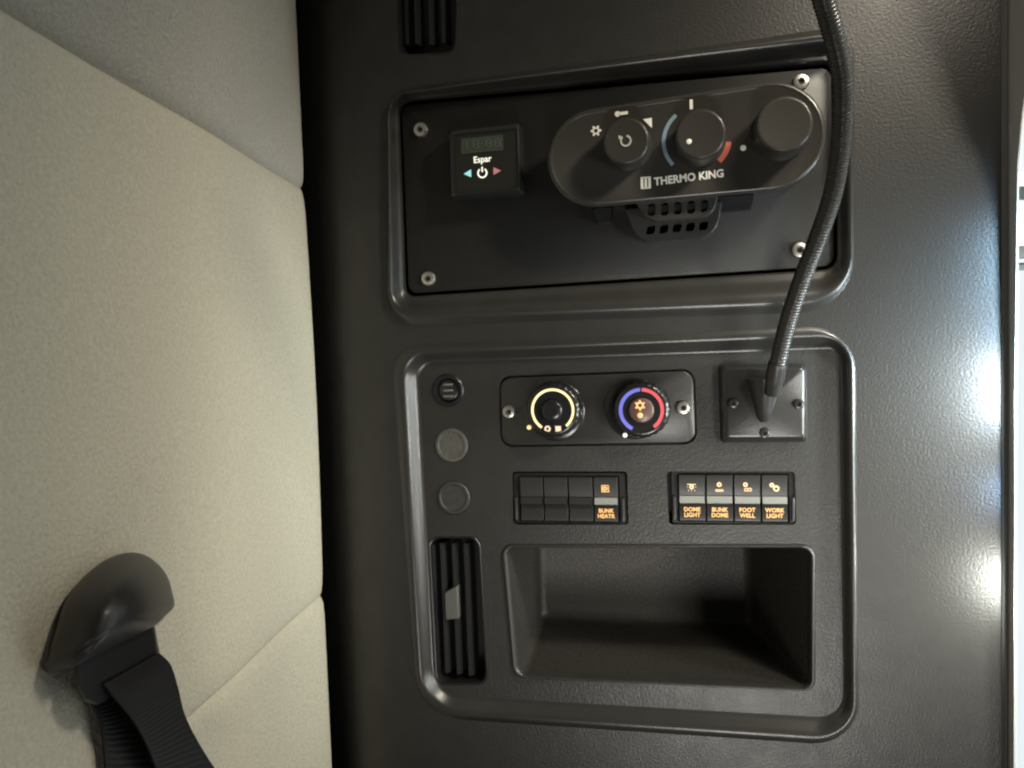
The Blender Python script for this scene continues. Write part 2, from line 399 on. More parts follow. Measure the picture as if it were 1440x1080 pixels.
meshobj('fan_symbol', *merge(arc_band(d_[0] - .0024, d_[1], .0001, .0021, 0, 360, tf, 12), poly([(d_[0] - .001, d_[1] + .0011), (d_[0] - .001, d_[1] - .0011), (d_[0] + .0052, d_[1] - .0009), (d_[0] + .0052, d_[1] + .0013)], tf + .00045)), WHITE, tk, smooth=0)
d_ = P(911, 173, tf)
meshobj('fan_speed_symbol', *poly([(d_[0] - .0035, d_[1] + .0030), (d_[0] + .0030, d_[1] - .0040), (d_[0] + .0030, d_[1] + .0036)], tf), WHITE, tk, smooth=0)
d_ = P(972, 147, tf)
meshobj('tick_mark', *box(d_[0] - .0011, d_[0] + .0011, d_[1] - .0036, d_[1] + .0036, tf, tf + .0004), WHITE, tk, smooth=0)
c = P(981, 197, tf)
meshobj('cold_scale', *arc_band(c[0], c[1], .0235, .0262, 128, 222, tf), BLUEP, tk, smooth=0)
meshobj('warm_scale', *arc_band(c[0], c[1], .0205, .0245, -48, -8, tf), REDP, tk, smooth=0)
a0, a1 = Vector(P(920, 256, tf)), Vector(P(1018, 244, tf)); mm = (a0 + a1) / 2; ta = math.atan2(a1.y - a0.y, a1.x - a0.x)
t_ = text('THERMO KING', mm.x, mm.y, tf, .0080, tk, WHITE, 'brand_lettering', ang=ta, sx=1.0, bold=.00022)
wd_ = max(v.co.x for v in t_.data.vertices) - min(v.co.x for v in t_.data.vertices); k = (a1 - a0).length * 1.0 / wd_
mid = (max(v.co.x for v in t_.data.vertices) + min(v.co.x for v in t_.data.vertices)) / 2
for v in t_.data.vertices: v.co.x = mid + (v.co.x - mid) * k
b_ = Vector(P(909, 257, tf))
lg = [box(b_.x + dx, b_.x + dx + .0019, b_.y - .0034, b_.y + .0034, tf, tf + .0004) for dx in (-.0042, -.0014, .0014)]
meshobj('brand_emblem', *merge(*lg, box(b_.x - .0042, b_.x + .0033, b_.y + .0036, b_.y + .0044, tf, tf + .0004), box(b_.x - .0042, b_.x + .0033, b_.y - .0044, b_.y - .0036, tf, tf + .0004)), WHITE, tk, smooth=0)
# louvred outlet under the housing: two tiers of five slots
def trap(pxs, w, r): return rrect(quad(pxs, w), r, 5)
ow = .020
t1 = rrect(quad([(893, 283), (1008, 275), (1003, 303), (912, 311)], ow), [.002, .009, .009, .002], 5)
slots = []
for k in range(5):
    cx = 916 + 18.6 * k; cy = 295.5 - 1.3 * k
    slots.append(rrect(quad([(cx - 5.5, cy - 9), (cx + 5.5, cy - 10), (cx + 5.5, cy + 8.5), (cx - 5.5, cy + 9.5)], ow), .0026, 4))
bev = loft([(t1, ow), (scale_loop(t1, -.0007), ow - .0006), (scale_loop(t1, -.0010), ow - .002), (scale_loop(t1, -.0010), ow - .006)], cap1=False)
meshobj('outlet_grille', *merge(sheet(t1, slots, ow, back=ow - .008), bev), CTRL, tk, smooth=45)
ow2 = .006
t2 = rrect(quad([(880, 295), (1014, 284), (1006, 332), (898, 341)], ow2), [.002, .013, .013, .002], 5)
sl2 = []
for k in range(5):
    cx = 916 + 18.6 * k; cy = 324 - 1.5 * k
    sl2.append(rrect(quad([(cx - 6, cy - 6), (cx + 6, cy - 7), (cx + 4, cy + 5), (cx - 8, cy + 6)], ow2), .0018, 4))
bev = loft([(scale_loop(t2, -.0010), pw), (scale_loop(t2, -.0010), ow2 - .002), (scale_loop(t2, -.0006), ow2 - .0005), (t2, ow2)], cap1=False)
meshobj('outlet_body', *merge(sheet(t2, sl2, ow2, back=ow2 - .010), bev), CTRL, tk, smooth=45)
meshobj('outlet_core', *loft([(scale_loop(t1, .004), pw + .001), (scale_loop(t1, .004), ow - .004)]), DARK, tk, smooth=0)
for q in ([(832, 292), (862, 290), (858, 312), (838, 314)], [(1000, 277), (1062, 272), (1058, 293), (1006, 298)]):
    l_ = rrect(quad(q, .002), .0025, 4)
    meshobj('mounting_clip', *loft([(l_, pw), (l_, .0005), (scale_loop(l_, .0008), .002)]), VENT, tk, smooth=45)

# ------------------------------------------------------------------ heater control panel
hp = thing('heater_panel', 'rounded black insert with two lit rotary dials between silver screws', 'heater control', (*P(840, 575, WL), WL))
hi = rrect(quad([(704, 532), (974, 521.5), (978, 622), (707, 626)], WL), .0095, 6)
hw = WL + .0006
hk = []
for (px, py, ro) in ((780, 578, .0232), (894, 575, .0238)):
    hk.append((P(px, py, WL + .003), ro))
meshobj('faceplate', *loft([(hi, WL - .004), (hi, hw - .0005), (scale_loop(hi, .0005), hw)]), mat('insert_plastic', (.024, .023, .022), .36, .2, 900, vary=.1), hp, smooth=45)
meshobj('backing', *loft([(scale_loop(ht_o, -.001), WL - .006), (scale_loop(ht_o, -.001), WL - .0036)]), DARK, hp, smooth=0)
for px, py in ((716, 579), (961, 573)):
    c = P(px, py, hw); screw(hp, c[0], c[1], hw, .0056)
RIMG = mat('dial_rim_plastic', (.012, .012, .013), .24)
def dial(px, py, cpx, cpy, ro, rr):
    """outer grip centred at base, front disc centred at (cpx,cpy)"""
    kw = WL + .016
    c0 = P(px, py, WL + .004); c1 = P(cpx, cpy, kw)
    rings = [(circle(*c0, ro, 72), hw - .0004), (circle(*c0, ro, 72), WL + .003)]
    def flute(cx, cy, r, d, n=144): return [(cx + (r + d * (.5 + .5 * math.cos(24 * 2 * PI * k / n))) * math.cos(2 * PI * k / n), cy + (r + d * (.5 + .5 * math.cos(24 * 2 * PI * k / n))) * math.sin(2 * PI * k / n)) for k in range(n)]
    cm = ((c0[0] * .3 + c1[0] * .7), (c0[1] * .3 + c1[1] * .7))
    skirt = lathe(c0[0], c0[1], [(ro * 1.05, hw - .0004), (ro * 1.05, hw + .0022), (ro * 1.01, hw + .003), (ro * .80, hw + .0032)], 72)
    grip = loft([(flute(*c1, ro * .94, .0008), hw + .003), (flute(*c1, ro * .91, .0008), kw - .003), (flute(*c1, ro * .885, .0004), kw - .0012), (circle(*c1, ro * .80, 144), kw), (circle(*c1, ro * .76, 144), kw), (circle(*c1, ro * .74, 144), kw - .0008)])
    sk = meshobj('dial', *merge(skirt, grip), RIMG, hp, smooth=40)
    return c0, c1, kw - .0008, sk
c0, c1, kw, sk = dial(780, 578, 777, 577, .0238, 31)
meshobj('light_ring', *arc_band(c1[0], c1[1], .0158, .0178, -50, 236, kw, 60), RINGL, sk, smooth=0)
meshobj('centre_cap', *lathe(c1[0], c1[1], [(.0085, kw), (.0082, kw + .003), (.0070, kw + .0042), (.003, kw + .0040), (.0005, kw + .0038)], 40), RIMG, sk, smooth=60)
d_ = P(770, 603, kw); meshobj('off_symbol', *merge(arc_band(d_[0], d_[1], .0012, .0026, 0, 360, kw, 20)), mat('pale_amber_print', (.5, .4, .3), .5, emit=(1, .72, .5), es=.6), sk, smooth=0)
d_ = P(785, 603, kw); meshobj('fan_symbol', *poly([(d_[0] - .0024, d_[1] + .0022), (d_[0] - .0022, d_[1] - .0022), (d_[0] + .0024, d_[1] - .0020), (d_[0] + .0022, d_[1] + .0022)], kw), mats['pale_amber_print'], sk, smooth=0)
d_ = P(744, 601, hw + .003); meshobj('pointer_dot', *lathe(d_[0], d_[1], [(.0019, hw + .001), (.0019, hw + .0036), (.0012, hw + .004)], 16), RINGL, sk)
c0, c1, kw, sk = dial(893, 575, 902, 577, .0238, 34)
meshobj('cold_arc', *arc_band(c1[0], c1[1], .0150, .0182, 92, 243, kw, 40), BLUEL, sk, smooth=0)
meshobj('hot_arc', *arc_band(c1[0], c1[1], .0150, .0190, -55, 88, kw, 40), REDL, sk, smooth=0)
meshobj('centre_cap', *lathe(c1[0], c1[1], [(.0100, kw), (.0098, kw + .002), (.0088, kw + .0026), (.0005, kw + .0026)], 40), mat('dial_centre', (.09, .05, .045), .35), sk, smooth=60)
d_ = P(900, 570, kw + .0026)
meshobj('snowflake_symbol', *merge(arc_band(d_[0], d_[1], .0015, .0030, 0, 360, kw + .0026), *[arc_band(d_[0] + .0036 * math.cos(R(a)), d_[1] + .0036 * math.sin(R(a)), 0.0001, .0008, 0, 360, kw + .0026, 8) for a in range(30, 390, 60)]), AMBER, sk, smooth=0)
d_ = P(900, 584, kw + .0026)
meshobj('indicator_light', *lathe(d_[0], d_[1], [(.0022, kw + .0026), (.0022, kw + .0034), (.0014, kw + .0038)], 16), AMBER, sk)
d_ = P(879, 612, hw + .003); meshobj('pointer_dot', *lathe(d_[0], d_[1], [(.0019, hw + .001), (.0019, hw + .0036), (.0012, hw + .004)], 16), WHITEL, sk)

# ------------------------------------------------------------------ switch banks
def bank(label, ol_, q_in, xs, yb, icons):
    """ol_: opening; q_in: bezel corners; xs: five divider columns in the picture"""
    us = [P(x, 700, WL)[0] for x in xs]
    vt = P((xs[0] + xs[4]) / 2, q_in[0], WL)[1]; vb = P((xs[0] + xs[4]) / 2, q_in[1], WL)[1]
    root = thing('switch_bank', label, 'switch bank', ((us[0] + us[4]) / 2, (vt + vb) / 2, WL), 'switch banks below the heater dials')
    meshobj('backing', *loft([(scale_loop(ol_, -.001), WL - .016), (scale_loop(ol_, -.001), WL - .0145)]), DARK, root, smooth=0)
    # bezel frame with side lugs
    fr_in = [(us[0] - .0008, vt + .0008), (us[4] + .0008, vt + .0008), (us[4] + .0008, vb - .0008), (us[0] - .0008, vb - .0008)]
    inn = rrect(fr_in, .0006, 2); out = rrect(fr_in, .0006, 2)
    fo = scale_loop(ol_, .0012)
    n = len(fo)
    big = rrect([(us[0] - .0052, vt + .0032), (us[4] + .0060, vt + .0032), (us[4] + .0064, vb - .0022), (us[0] - .0052, vb - .0022)], .0022, 4)
    meshobj('bezel', *sheet(big, [rrect(fr_in, .0006, 4)], WL - .0020, back=WL - .012), GLOSS, root, smooth=0)
    for s in (0, 1):
        uu = us[0] - .0034 if s == 0 else us[4] + .0034
        meshobj('end_clip', *box(uu - .0012, uu + .0012, vb + .001, vb + .020, WL - .003, WL + .0012, .0006), CTRL, root)
    for i in range(4):
        a, b = us[i] + .0006, us[i + 1] - .0006
        hgt = vt - vb; vm = vt - hgt * .455; vm2 = vt - hgt * .60
        # rocker profile from top to bottom: (v, w)
        prof = [(vt, WL - .010), (vt, WL + .0008), (vt - .0008, WL + .0016), (vt - .0016, WL + .0018), (vm, WL - .0006), (vm - .0002, WL - .0010),
                (vm2, WL - .0010), (vm2 - .0004, WL - .0008), (vb + .0022, WL + .0006), (vb + .0008, WL + .0004), (vb, WL - .0008), (vb, WL - .010)]
        Vv = [(u_, v_, w_) for u_ in (a, a + .0003, b - .0003, b) for v_, w_ in prof]
        m_ = len(prof)
        Vv = [(x, y, z - (.0004 if j in (0, 3) else 0)) for j in range(4) for (x, y, z) in Vv[j * m_:(j + 1) * m_]]
        Ff = [(j * m_ + k, j * m_ + k + 1, (j + 1) * m_ + k + 1, (j + 1) * m_ + k) for j in range(3) for k in range(m_ - 1)]
        Ff += [tuple(range(m_ - 1, -1, -1)), tuple(3 * m_ + k for k in range(m_))]
        sw = meshobj('rocker_switch', Vv, Ff, SWITCH, root, smooth=30, origin=((a + b) / 2, (vt + vb) / 2, WL))
        # lens bar, wedge shaped so that its upper face looks up
        bv = [(vm + .0002, WL - .0012), (vm - .0002, WL + .0010), (vm - .0022, WL + .0022), (vm2 + .0002, WL + .0024), (vm2 - .0004, WL + .0008), (vm2 - .0004, WL - .0012)]
        Vb_ = [(u_, v_, w_) for u_ in (a + .0004, b - .0004) for v_, w_ in bv]; mb = len(bv)
        Fb_ = [(k, k + 1, k + 1 + mb, k + mb) for k in range(mb - 1)] + [tuple(range(mb - 1, -1, -1)), tuple(mb + k for k in range(mb))]
        meshobj('lens_bar', Vb_, Fb_, BARM if icons[i] else SWITCH, sw, smooth=30)
        ic = icons[i]
        if not ic: continue
        cu = (a + b) / 2 - .0002; cv = (vt + vm) / 2 - .0006; zt = WL + .0012
        def dk(r, u_=0, v_=0, r0=.0001): return arc_band(cu + u_, cv + v_, r0, r, 0, 360, zt, 14)
        def bx(u0_, u1_, v0_, v1_): return box(cu + u0_, cu + u1_, cv + v0_, cv + v1_, zt, zt + .0004)
        kind, words, mcol = ic
        if kind == 'lamp': g = [dk(.0022, 0, -.0006, .0008), bx(-.0042, .0042, .0016, .0024)] + [bx(x - .0003, x + .0003, -.0046, -.0034) for x in (-.003, 0, .003)] + [bx(-.0046, -.0034, -.0008, -.0002), bx(.0034, .0046, -.0008, -.0002)]
        elif kind == 'seat': g = [dk(.0023, 0, .0020, .0010), bx(-.0038, .0040, -.0034, -.0026), bx(-.0038, .0040, -.0048, -.0040), bx(-.0038, -.0030, -.0048, -.0026), bx(.0032, .0040, -.0048, -.0026), bx(-.001, -.0004, -.0048, -.0026), bx(.0012, .0018, -.0048, -.0026)]
        elif kind == 'desk': g = [dk(.0022, -.0014, .0020, .0009), bx(-.0026, .0044, -.0020, -.0012), bx(-.0026, .0044, -.0044, -.0036), bx(.0034, .0044, -.0044, -.0012), bx(-.0026, -.0018, -.0044, -.0012), bx(.0004, .0012, -.0044, -.0012)]
        elif kind == 'horn': g = [dk(.0022, -.0024, .0018, .0008), dk(.0030, .0016, -.0014, .0016), bx(.0004, .0046, -.0006, .0002)]
        else: g = [bx(-.0040, .0036, .0026, .0034), bx(-.0040, -.0030, -.0030, .0034), bx(.0026, .0036, -.0036, .0034), dk(.0022, -.0006, 0, .0008), bx(-.0040, .0040, -.0036, -.0026), bx(.0008, .0034, -.0006, .0010)]
        gv, gf = merge(*g); gv = [(cu + (x - cu) * .82, cv + (y - cv) * .82, z) for x, y, z in gv]
        meshobj('switch_symbol', gv, gf, AMBERP if mcol == 1 else AMBER, sw, smooth=0)
        text(words, cu, (vm2 + vb) / 2 - .0002, WL + .0006, .0047, sw, AMBER, 'switch_lettering', bold=.00012, sx=.98)
    return root
bank('black bank of four rocker switches, only its rightmost one lit, left of the other bank', bk1_o, (671, 733.5), (731, 764.5, 799.3, 834.5, 870), 0,
     [None, None, None, ('heat', 'BUNK\nHEATR', 0)])
bank('black bank of four rocker switches all lit amber, below the gooseneck lamp', bk2_o, (668, 733.5), (954, 992.7, 1031.5, 1070.3, 1108.6), 0,
     [('lamp', 'DOME\nLIGHT', 1), ('seat', 'BUNK\nDOME', 1), ('desk', 'FOOT\nWELL', 1), ('horn', 'WORK\nLIGHT', 1)])

# ------------------------------------------------------------------ power socket
so = thing('power_socket', 'small round black socket above the two blank plugs in the lower console', 'socket', (*soc, WL))
meshobj('collar', *lathe(soc[0], soc[1], [(.0140, WL), (.0140, WL + .0008), (.0130, WL + .0016), (.0108, WL + .0015), (.0098, WL - .001), (.0095, WL - .012)], 44), VENT, so)
s_ = meshobj('cap', *lathe(soc[0], soc[1], [(.0095, WL - .006), (.0090, WL - .002), (.0080, WL - .0014), (.0060, WL - .0012)], 36), CTRL, so)
for dv in (-.0050, 0, .0050):
    meshobj('cap_rib', *box(soc[0] - .0042, soc[0] + .0042, soc[1] + dv - .0009, soc[1] + dv + .0009, WL - .0013, WL + .0006, .0004), mat('rib_plastic', (.16, .16, .15), .25), s_)

# ------------------------------------------------------------------ air vents
def air_vent(label, ol_, w0, q, vanes, handle):
    us_ = [p[0] for p in ol_]; vs_ = [p[1] for p in ol_]
    root = thing('air_vent', label, 'air vent', (sum(us_) / len(us_), sum(vs_) / len(vs_), w0), 'air vents in the dashboard')
    inn = scale_loop(ol_, .0035)
    meshobj('duct', *loft([(ol_, w0 - .0002), (scale_loop(ol_, .0006), w0 + .0006), (scale_loop(ol_, .0016), w0 + .0002), (scale_loop(ol_, .0024), w0 - .004), (inn, w0 - .030)]), VENT, root, smooth=45)
    for (xt, yt, xb, yb_, wd) in vanes:
        wz = w0 - .004
        a = Vector(P(xt, yt, wz)); b = Vector(P(xb, yb_, wz)); dz = .011; tl = .0032
        V_ = []
        for p in (a, b):
            V_ += [(p.x - wd / 2, p.y, wz), (p.x + wd / 2, p.y, wz + .0003), (p.x + wd / 2 + tl, p.y, wz - dz), (p.x + tl, p.y, wz - dz)]
        F_ = [(0, 4, 5, 1), (1, 5, 6, 2), (2, 6, 7, 3), (3, 7, 4, 0), (0, 1, 2, 3), (7, 6, 5, 4)]
        meshobj('vane', V_, F_, mat('vane_plastic', (.017, .017, .018), .32), root, smooth=0)
    if handle:
        hq = rrect(quad(handle, w0 - .001), .0008, 2)
        meshobj('vane_slider', *loft([(hq, w0 - .008), (hq, w0 - .0015), (scale_loop(hq, .0006), w0 - .0008)]), mat('slider_grey', (.085, .085, .08), .5, .3, 500), root)
    return root
air_vent('tall narrow air vent with a grey slider beside the storage pocket', vt_out, WL, None,
         [(608, 766, 616, 945, .0012), (621, 764, 628.5, 946, .0030), (637.5, 764, 645, 948, .0030), (655, 764, 662, 950, .0034)],
         [(625, 834), (643, 824), (645, 870), (627, 872)])
air_vent('dark air vent cut off by the top edge of the picture', tv_out, 0, None,
         [(566, -120, 571, 62, .0012), (581, -120, 585.5, 62, .0020), (602, -120, 605.5, 62, .0020), (620, -120, 623, 60, .0020)], None)

# ------------------------------------------------------------------ gooseneck lamp
gn = thing('gooseneck_lamp', 'black ribbed gooseneck rising from a square base plate, right of the dials', 'gooseneck lamp', (*P(1072, 567, WL), WL))
gw = WL + .009
go = rrect(quad([(1010, 513), (1134, 513), (1135, 621), (1013, 622)], WL), .0035, 4)
gi = rrect(quad([(1021, 519), (1128, 519), (1129, 613), (1024, 613)], gw), .0022, 4)
meshobj('base_plate', *loft([(go, WL), (scale_loop(go, .0002), WL + .0035), (mix(go, gi, .4), gw - .0022), (mix(go, gi, .75), gw - .0006), (gi, gw)]), mat('base_plate_plastic', (.019, .018, .017), .28, .12, 700, .55), gn, smooth=32)
for px, py in ((1031, 567), (1123, 568), (1075, 609)):
    c = P(px, py, gw); screw(gn, c[0], c[1], gw, .0040, BLKSCREW)
# boss: half cone widening upwards and outwards
tip = P(1074, 594, gw + .002); top_ = P(1076, 532, gw + .008)
rings = []
for t in [0, .06, .15, .3, .5, .7, .85, 1.0]:
    cu = tip[0] + (top_[0] - tip[0]) * t; cv = tip[1] + (top_[1] - tip[1]) * t
    r = .0040 + .0095 * t; hgt = .003 + .017 * t ** .9
    if t == 0: r, hgt = .0022, .0015
    if t == .06: r, hgt = .0040, .0035
    rings.append([(cu + r * 1.02 * math.cos(a), cv, gw - .0005 + hgt * math.sin(a)) for a in [PI * k / 20 for k in range(21)]])
V_ = [p for r_ in rings for p in r_]; nr = 21
F_ = [(i * nr + k, (i + 1) * nr + k, (i + 1) * nr + k + 1, i * nr + k + 1) for i in range(len(rings) - 1) for k in range(nr - 1)]
F_ += [tuple((len(rings) - 1) * nr + k for k in range(nr)), tuple(reversed(range(nr)))]
meshobj('swivel_boss', V_, F_, BELTP, gn, smooth=40)
ctl = []
for (px, py, w) in ((1086, 552, .016), (1089, 534, .022), (1095, 505, .029), (1108, 452, .040), (1128, 392, .056), (1152, 330, .074), (1171, 272, .090), (1181, 215, .104), (1185, 150, .120), (1183, 100, .132), (1171, 45, .146), (1158, 0, .158), (1138, -70, .176), (1110, -150, .200), (1075, -260, .225), (1040, -400, .250)):
    u_, v_ = P(px, py, w); ctl.append((u_, v_, w))
path = crom(ctl, 110)
# resample evenly, ribbed radius
seg = []; acc = 0; step = .00048; last = path[0]; seg.append(path[0])
for p in path[1:]:
    if (p - seg[-1]).length >= step: seg.append(p)
L = 0; rad = []
for i, p in enumerate(seg):
    if i: L += (p - seg[i - 1]).length
    rad.append(.0060 + .00042 * math.sin(2 * PI * L / .0024) if L > .026 else .0062)
meshobj('flexible_neck', *tube([tuple(p) for p in seg], rad, 22), RUBBER, gn, smooth=80)
i0 = 0
fs = [i for i, p in enumerate(seg)][:90]
col_p = [tuple(seg[i]) for i in range(22, 50, 3)]
meshobj('ferrule', *tube(col_p, [.0070] * (len(col_p) - 1) + [.0066], 24), BELTP, gn, smooth=40)

# ------------------------------------------------------------------ cloth covered wall at left
wall = thing('trim_wall', 'beige cloth covered side wall with two diagonal creases, left of the dashboard', 'wall', (WALL, 0, .2))
wall['kind'] = 'structure'; del wall['category']
w_near = 0.0
cA = Q(427, 263, 0); cA2 = Q(0, 2, 0); cB = Q(457, 838, 0); cB2 = Q(255, 1026, 0)
def lin(a, b, w): t = (w - a[1]) / (b[1] - a[1]); return a[0] + (b[0] - a[0]) * t
ws = [-.010, -.004, .004] + [.02 * k for k in range(1, 28)]
from mathutils import noise as mn
def und(v_, w): return .0045 * mn.noise(Vector((v_ * 7, w * 7, 3.1))) * min(max(w, 0) / .05, 1)
def strip(name, fn, sgn, k, m_):
    V_ = []; ds = [0, .0015, .004, .008, .016, .03, .06, .12, .25, .5]
    for w in ws:
        for d in ds:
            hf = min(max(w, 0) / .22, 1); ee = -.003 if w < -.008 else 0
            V_.append((WALL + ee + und(fn(w) + sgn * d, w) + k * d * 2 * hf - .0050 * math.exp(-d / .004), fn(w) + sgn * d, w))
    m2 = len(ds)
    F_ = [(i * m2 + q, (i + 1) * m2 + q, (i + 1) * m2 + q + 1, i * m2 + q + 1) for i in range(len(ws) - 1) for q in range(m2 - 1)]
    return meshobj(name, V_, F_, m_, wall, smooth=60)
fa = lambda w: lin(cA, cA2, w); fb = lambda w: lin(cB, cB2, w)
g = 0.0
# centre panel rolled back slightly at the creases
def centre():
    V_ = []; prof = [(0, -.0050), (.0012, -.0036), (.004, -.0022), (.012, -.0008), (.025, 0)]
    nn = 34
    for w in ws:
        a, b = fa(w) - g, fb(w) + g; col = []
        for d, h in prof: col.append((a - d, h))
        for k in range(1, nn): t = k / nn; col.append((a - .025 + (b - a + .050) * t, .002 * math.sin(PI * t)))
        for d, h in reversed(prof): col.append((b + d, h))
        for v_, h in col: V_.append((WALL + h + und(v_, w) - (.003 if w < -.008 else 0), v_, w))
    m2 = len(prof) * 2 + nn - 1
    F_ = [(i * m2 + k, (i + 1) * m2 + k, (i + 1) * m2 + k + 1, i * m2 + k + 1) for i in range(len(ws) - 1) for k in range(m2 - 1)]
    return meshobj('centre_trim', V_, F_, CLOTH, wall, smooth=60)
centre()
ot = mat('shaded_trim_cloth', (.45, .435, .375), .9, .9, 380, .15, vary=.09, vscale=420, detail=8, bdist=.0015)  # darker copy of the cloth: shade of the downward-facing piece is in its colour
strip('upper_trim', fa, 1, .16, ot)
strip('lower_trim', fb, -1, -.10, CLOTH)

# ------------------------------------------------------------------ seat belt
sb = thing('seat_belt', 'black seat belt hanging from its plastic anchor cover on the beige wall', 'seat belt', (WALL, *Q(150, 930, 0)))
def A(px, py, h): v_, w_ = Q(px, py, h); return (WALL + h, v_, w_)
outl = [(66, 946), (70, 915), (80, 880), (91, 848), (108, 822), (130, 800), (155, 784), (182, 777), (205, 781), (224, 795), (236, 812), (242, 832), (245, 852), (232, 866), (217, 880), (180, 900), (140, 920), (104, 937)]
def loopA(sc_, h, cx=150, cy=870, dx=0, dy=0): return [A(cx + (x - cx) * sc_ + dx, cy + (y - cy) * sc_ + dy, h) for x, y in outl]
ridge = [(107, 940), (108, 918), (112, 890), (118, 860), (126, 838), (138, 818), (152, 802), (176, 790), (200, 788), (219, 797), (231, 811), (238, 830), (241, 849), (229, 863), (214, 877), (180, 897), (145, 915), (112, 933)]
top = [(128, 925), (128, 908), (130, 890), (134, 868), (140, 850), (150, 834), (165, 820), (182, 810), (200, 806), (213, 811), (222, 820), (228, 832), (230, 845), (222, 856), (208, 868), (182, 884), (158, 898), (134, 914)]
L0 = [A(x, y, .000) for x, y in outl]; L1 = [A(x, y, .006) for x, y in outl]
L2 = [A(x, y, .030) for x, y in ridge]; L3 = [A(x, y, .043) for x, y in top]
def cl4(l):
    l = [Vector(p) for p in l]; n_ = len(l); o_ = []
    for i in range(n_):
        p0, p1, p2, p3 = l[i - 1], l[i], l[(i + 1) % n_], l[(i + 2) % n_]
        for k in range(4):
            t = k / 4
            o_.append(tuple(.5 * ((2 * p1) + (p2 - p0) * t + (2 * p0 - 5 * p1 + 4 * p2 - p3) * t * t + (3 * p1 - p0 - 3 * p2 + p3) * t ** 3)) if i not in (n_ - 1, ) else tuple(p1.lerp(p2, t)))
    return o_
L0, L1, L2, L3 = cl4(L0), cl4(L1), cl4(L2), cl4(L3)
mid_ = [tuple((Vector(a) * .45 + Vector(b) * .55) + Vector((.005, 0, 0))) for a, b in zip(L1, L2)]
mid2 = [tuple((Vector(a) * .5 + Vector(b) * .5) + Vector((.0012, 0, 0))) for a, b in zip(L2, L3)]
midb = [tuple((Vector(a) * .78 + Vector(b) * .22) + Vector((.004, 0, 0))) for a, b in zip(L1, L2)]
mid3 = [tuple((Vector(a) * .2 + Vector(b) * .8) + Vector((.0006, 0, 0))) for a, b in zip(mid_, L2)]
V_ = []; n = len(L0); Ls = [L0]
o2 = [(2 * p0[0], p0[1]) for p0 in outl]
fine = []
for i_ in range(len(outl)):
    a_, b_ = outl[i_], outl[(i_ + 1) % len(outl)]; z_, c_ = outl[i_ - 1], outl[(i_ + 2) % len(outl)]
    for q_ in range(4):
        t = q_ / 4
        if i_ == len(outl) - 1: fine.append((a_[0] + (b_[0] - a_[0]) * t, a_[1] + (b_[1] - a_[1]) * t)); continue
        fine.append(tuple(.5 * (2 * a_[e] + (b_[e] - z_[e]) * t + (2 * z_[e] - 5 * a_[e] + 4 * b_[e] - c_[e]) * t * t + (3 * a_[e] - z_[e] - 3 * b_[e] + c_[e]) * t ** 3) for e in (0, 1)))
for t in (0, .04, .09, .16, .24, .33, .43, .54, .66, .78, .90, .97):
    row = []
    for i_, (x, y) in enumerate(fine):
        q_ = i_ / 4; low = min(max((q_ - 12.2) / 1.6, 0), 1) * (1 if q_ <= 17 else max(0, 18 - q_))   # the hood stands off along its open lower edge
        h0_ = .008 + .018 * low
        row.append(A(x + (176 - x) * t, y + (868 - y) * t, h0_ + (.043 - h0_) * math.sin(min(t * 1.05, 1) * PI / 2) ** .8))
    Ls.append(row)
for l in Ls: V_ += l
F_ = [(k * n + i, k * n + (i + 1) % n, (k + 1) * n + (i + 1) % n, (k + 1) * n + i) for k in range(len(Ls) - 1) for i in range(n)]
F_.append(tuple((len(Ls) - 1) * n + i for i in range(n)))
cov = meshobj('anchor_cover', V_, F_, BELTP, sb, smooth=60)
# bracket under the cover
bp_ = [(104, 925), (140, 905), (216, 872), (224, 915), (226, 930), (190, 945), (160, 960), (150, 985), (135, 992), (118, 985), (107, 965)]
B0 = [A(x, y, .004) for x, y in bp_]; B1 = [A(x, y, .018) for x, y in bp_]
cx = sum(x for x, y in bp_) / len(bp_); cy = sum(y for x, y in bp_) / len(bp_)
B2 = [A(cx + (x - cx) * .93, cy + (y - cy) * .93, .021) for x, y in bp_]
n = len(bp_)
meshobj('belt_guide', B0 + B1 + B2, [(k * n + i, k * n + (i + 1) % n, (k + 1) * n + (i + 1) % n, (k + 1) * n + i) for k in range(2) for i in range(n)] + [tuple(2 * n + i for i in range(n))], VENT, sb, smooth=40)
# webbing: a strip given by left/right edges, with real ribs across
def webbing(left, right, name, hh, ribs, th=.0016):
    Lf = crom([A(x, y, h) for (x, y), h in zip(left, hh)], ribs); Rt = crom([A(x, y, h) for (x, y), h in zip(right, hh)], ribs)
    V_ = []; nn = len(Lf); cs = 7
    for i, (a, b) in enumerate(zip(Lf, Rt)):
        nrm = (b - a).cross(Lf[min(i + 1, nn - 1)] - Lf[max(i - 1, 0)]).normalized()
        if nrm.x < 0: nrm = -nrm
        z = (.00035 if i % 2 else 0)
        for k in range(cs): V_.append(tuple(a + (b - a) * k / (cs - 1) + nrm * (z if 0 < k < cs - 1 else 0)))
        V_.append(tuple(b - nrm * th)); V_.append(tuple(a - nrm * th))
    m2 = cs + 2
    F_ = [(i * m2 + k, i * m2 + (k + 1) % m2, (i + 1) * m2 + (k + 1) % m2, (i + 1) * m2 + k) for i in range(nn - 1) for k in range(m2)]
    return meshobj(name, V_, F_, TWILL, sb, smooth=0)
webbing([(146, 962), (166, 985), (186, 1010), (206, 1045), (222, 1085), (240, 1130)], [(224, 918), (240, 935), (250, 965), (262, 1010), (290, 1062), (330, 1120)], 'webbing', [.022, .026, .026, .022, .018, .015], 14)
webbing([(128, 985), (140, 1010), (146, 1040), (150, 1085), (155, 1130)], [(200, 955), (212, 985), (222, 1030), (240, 1080), (260, 1130)], 'rear_webbing', [.008, .008, .007, .006, .005], 10)

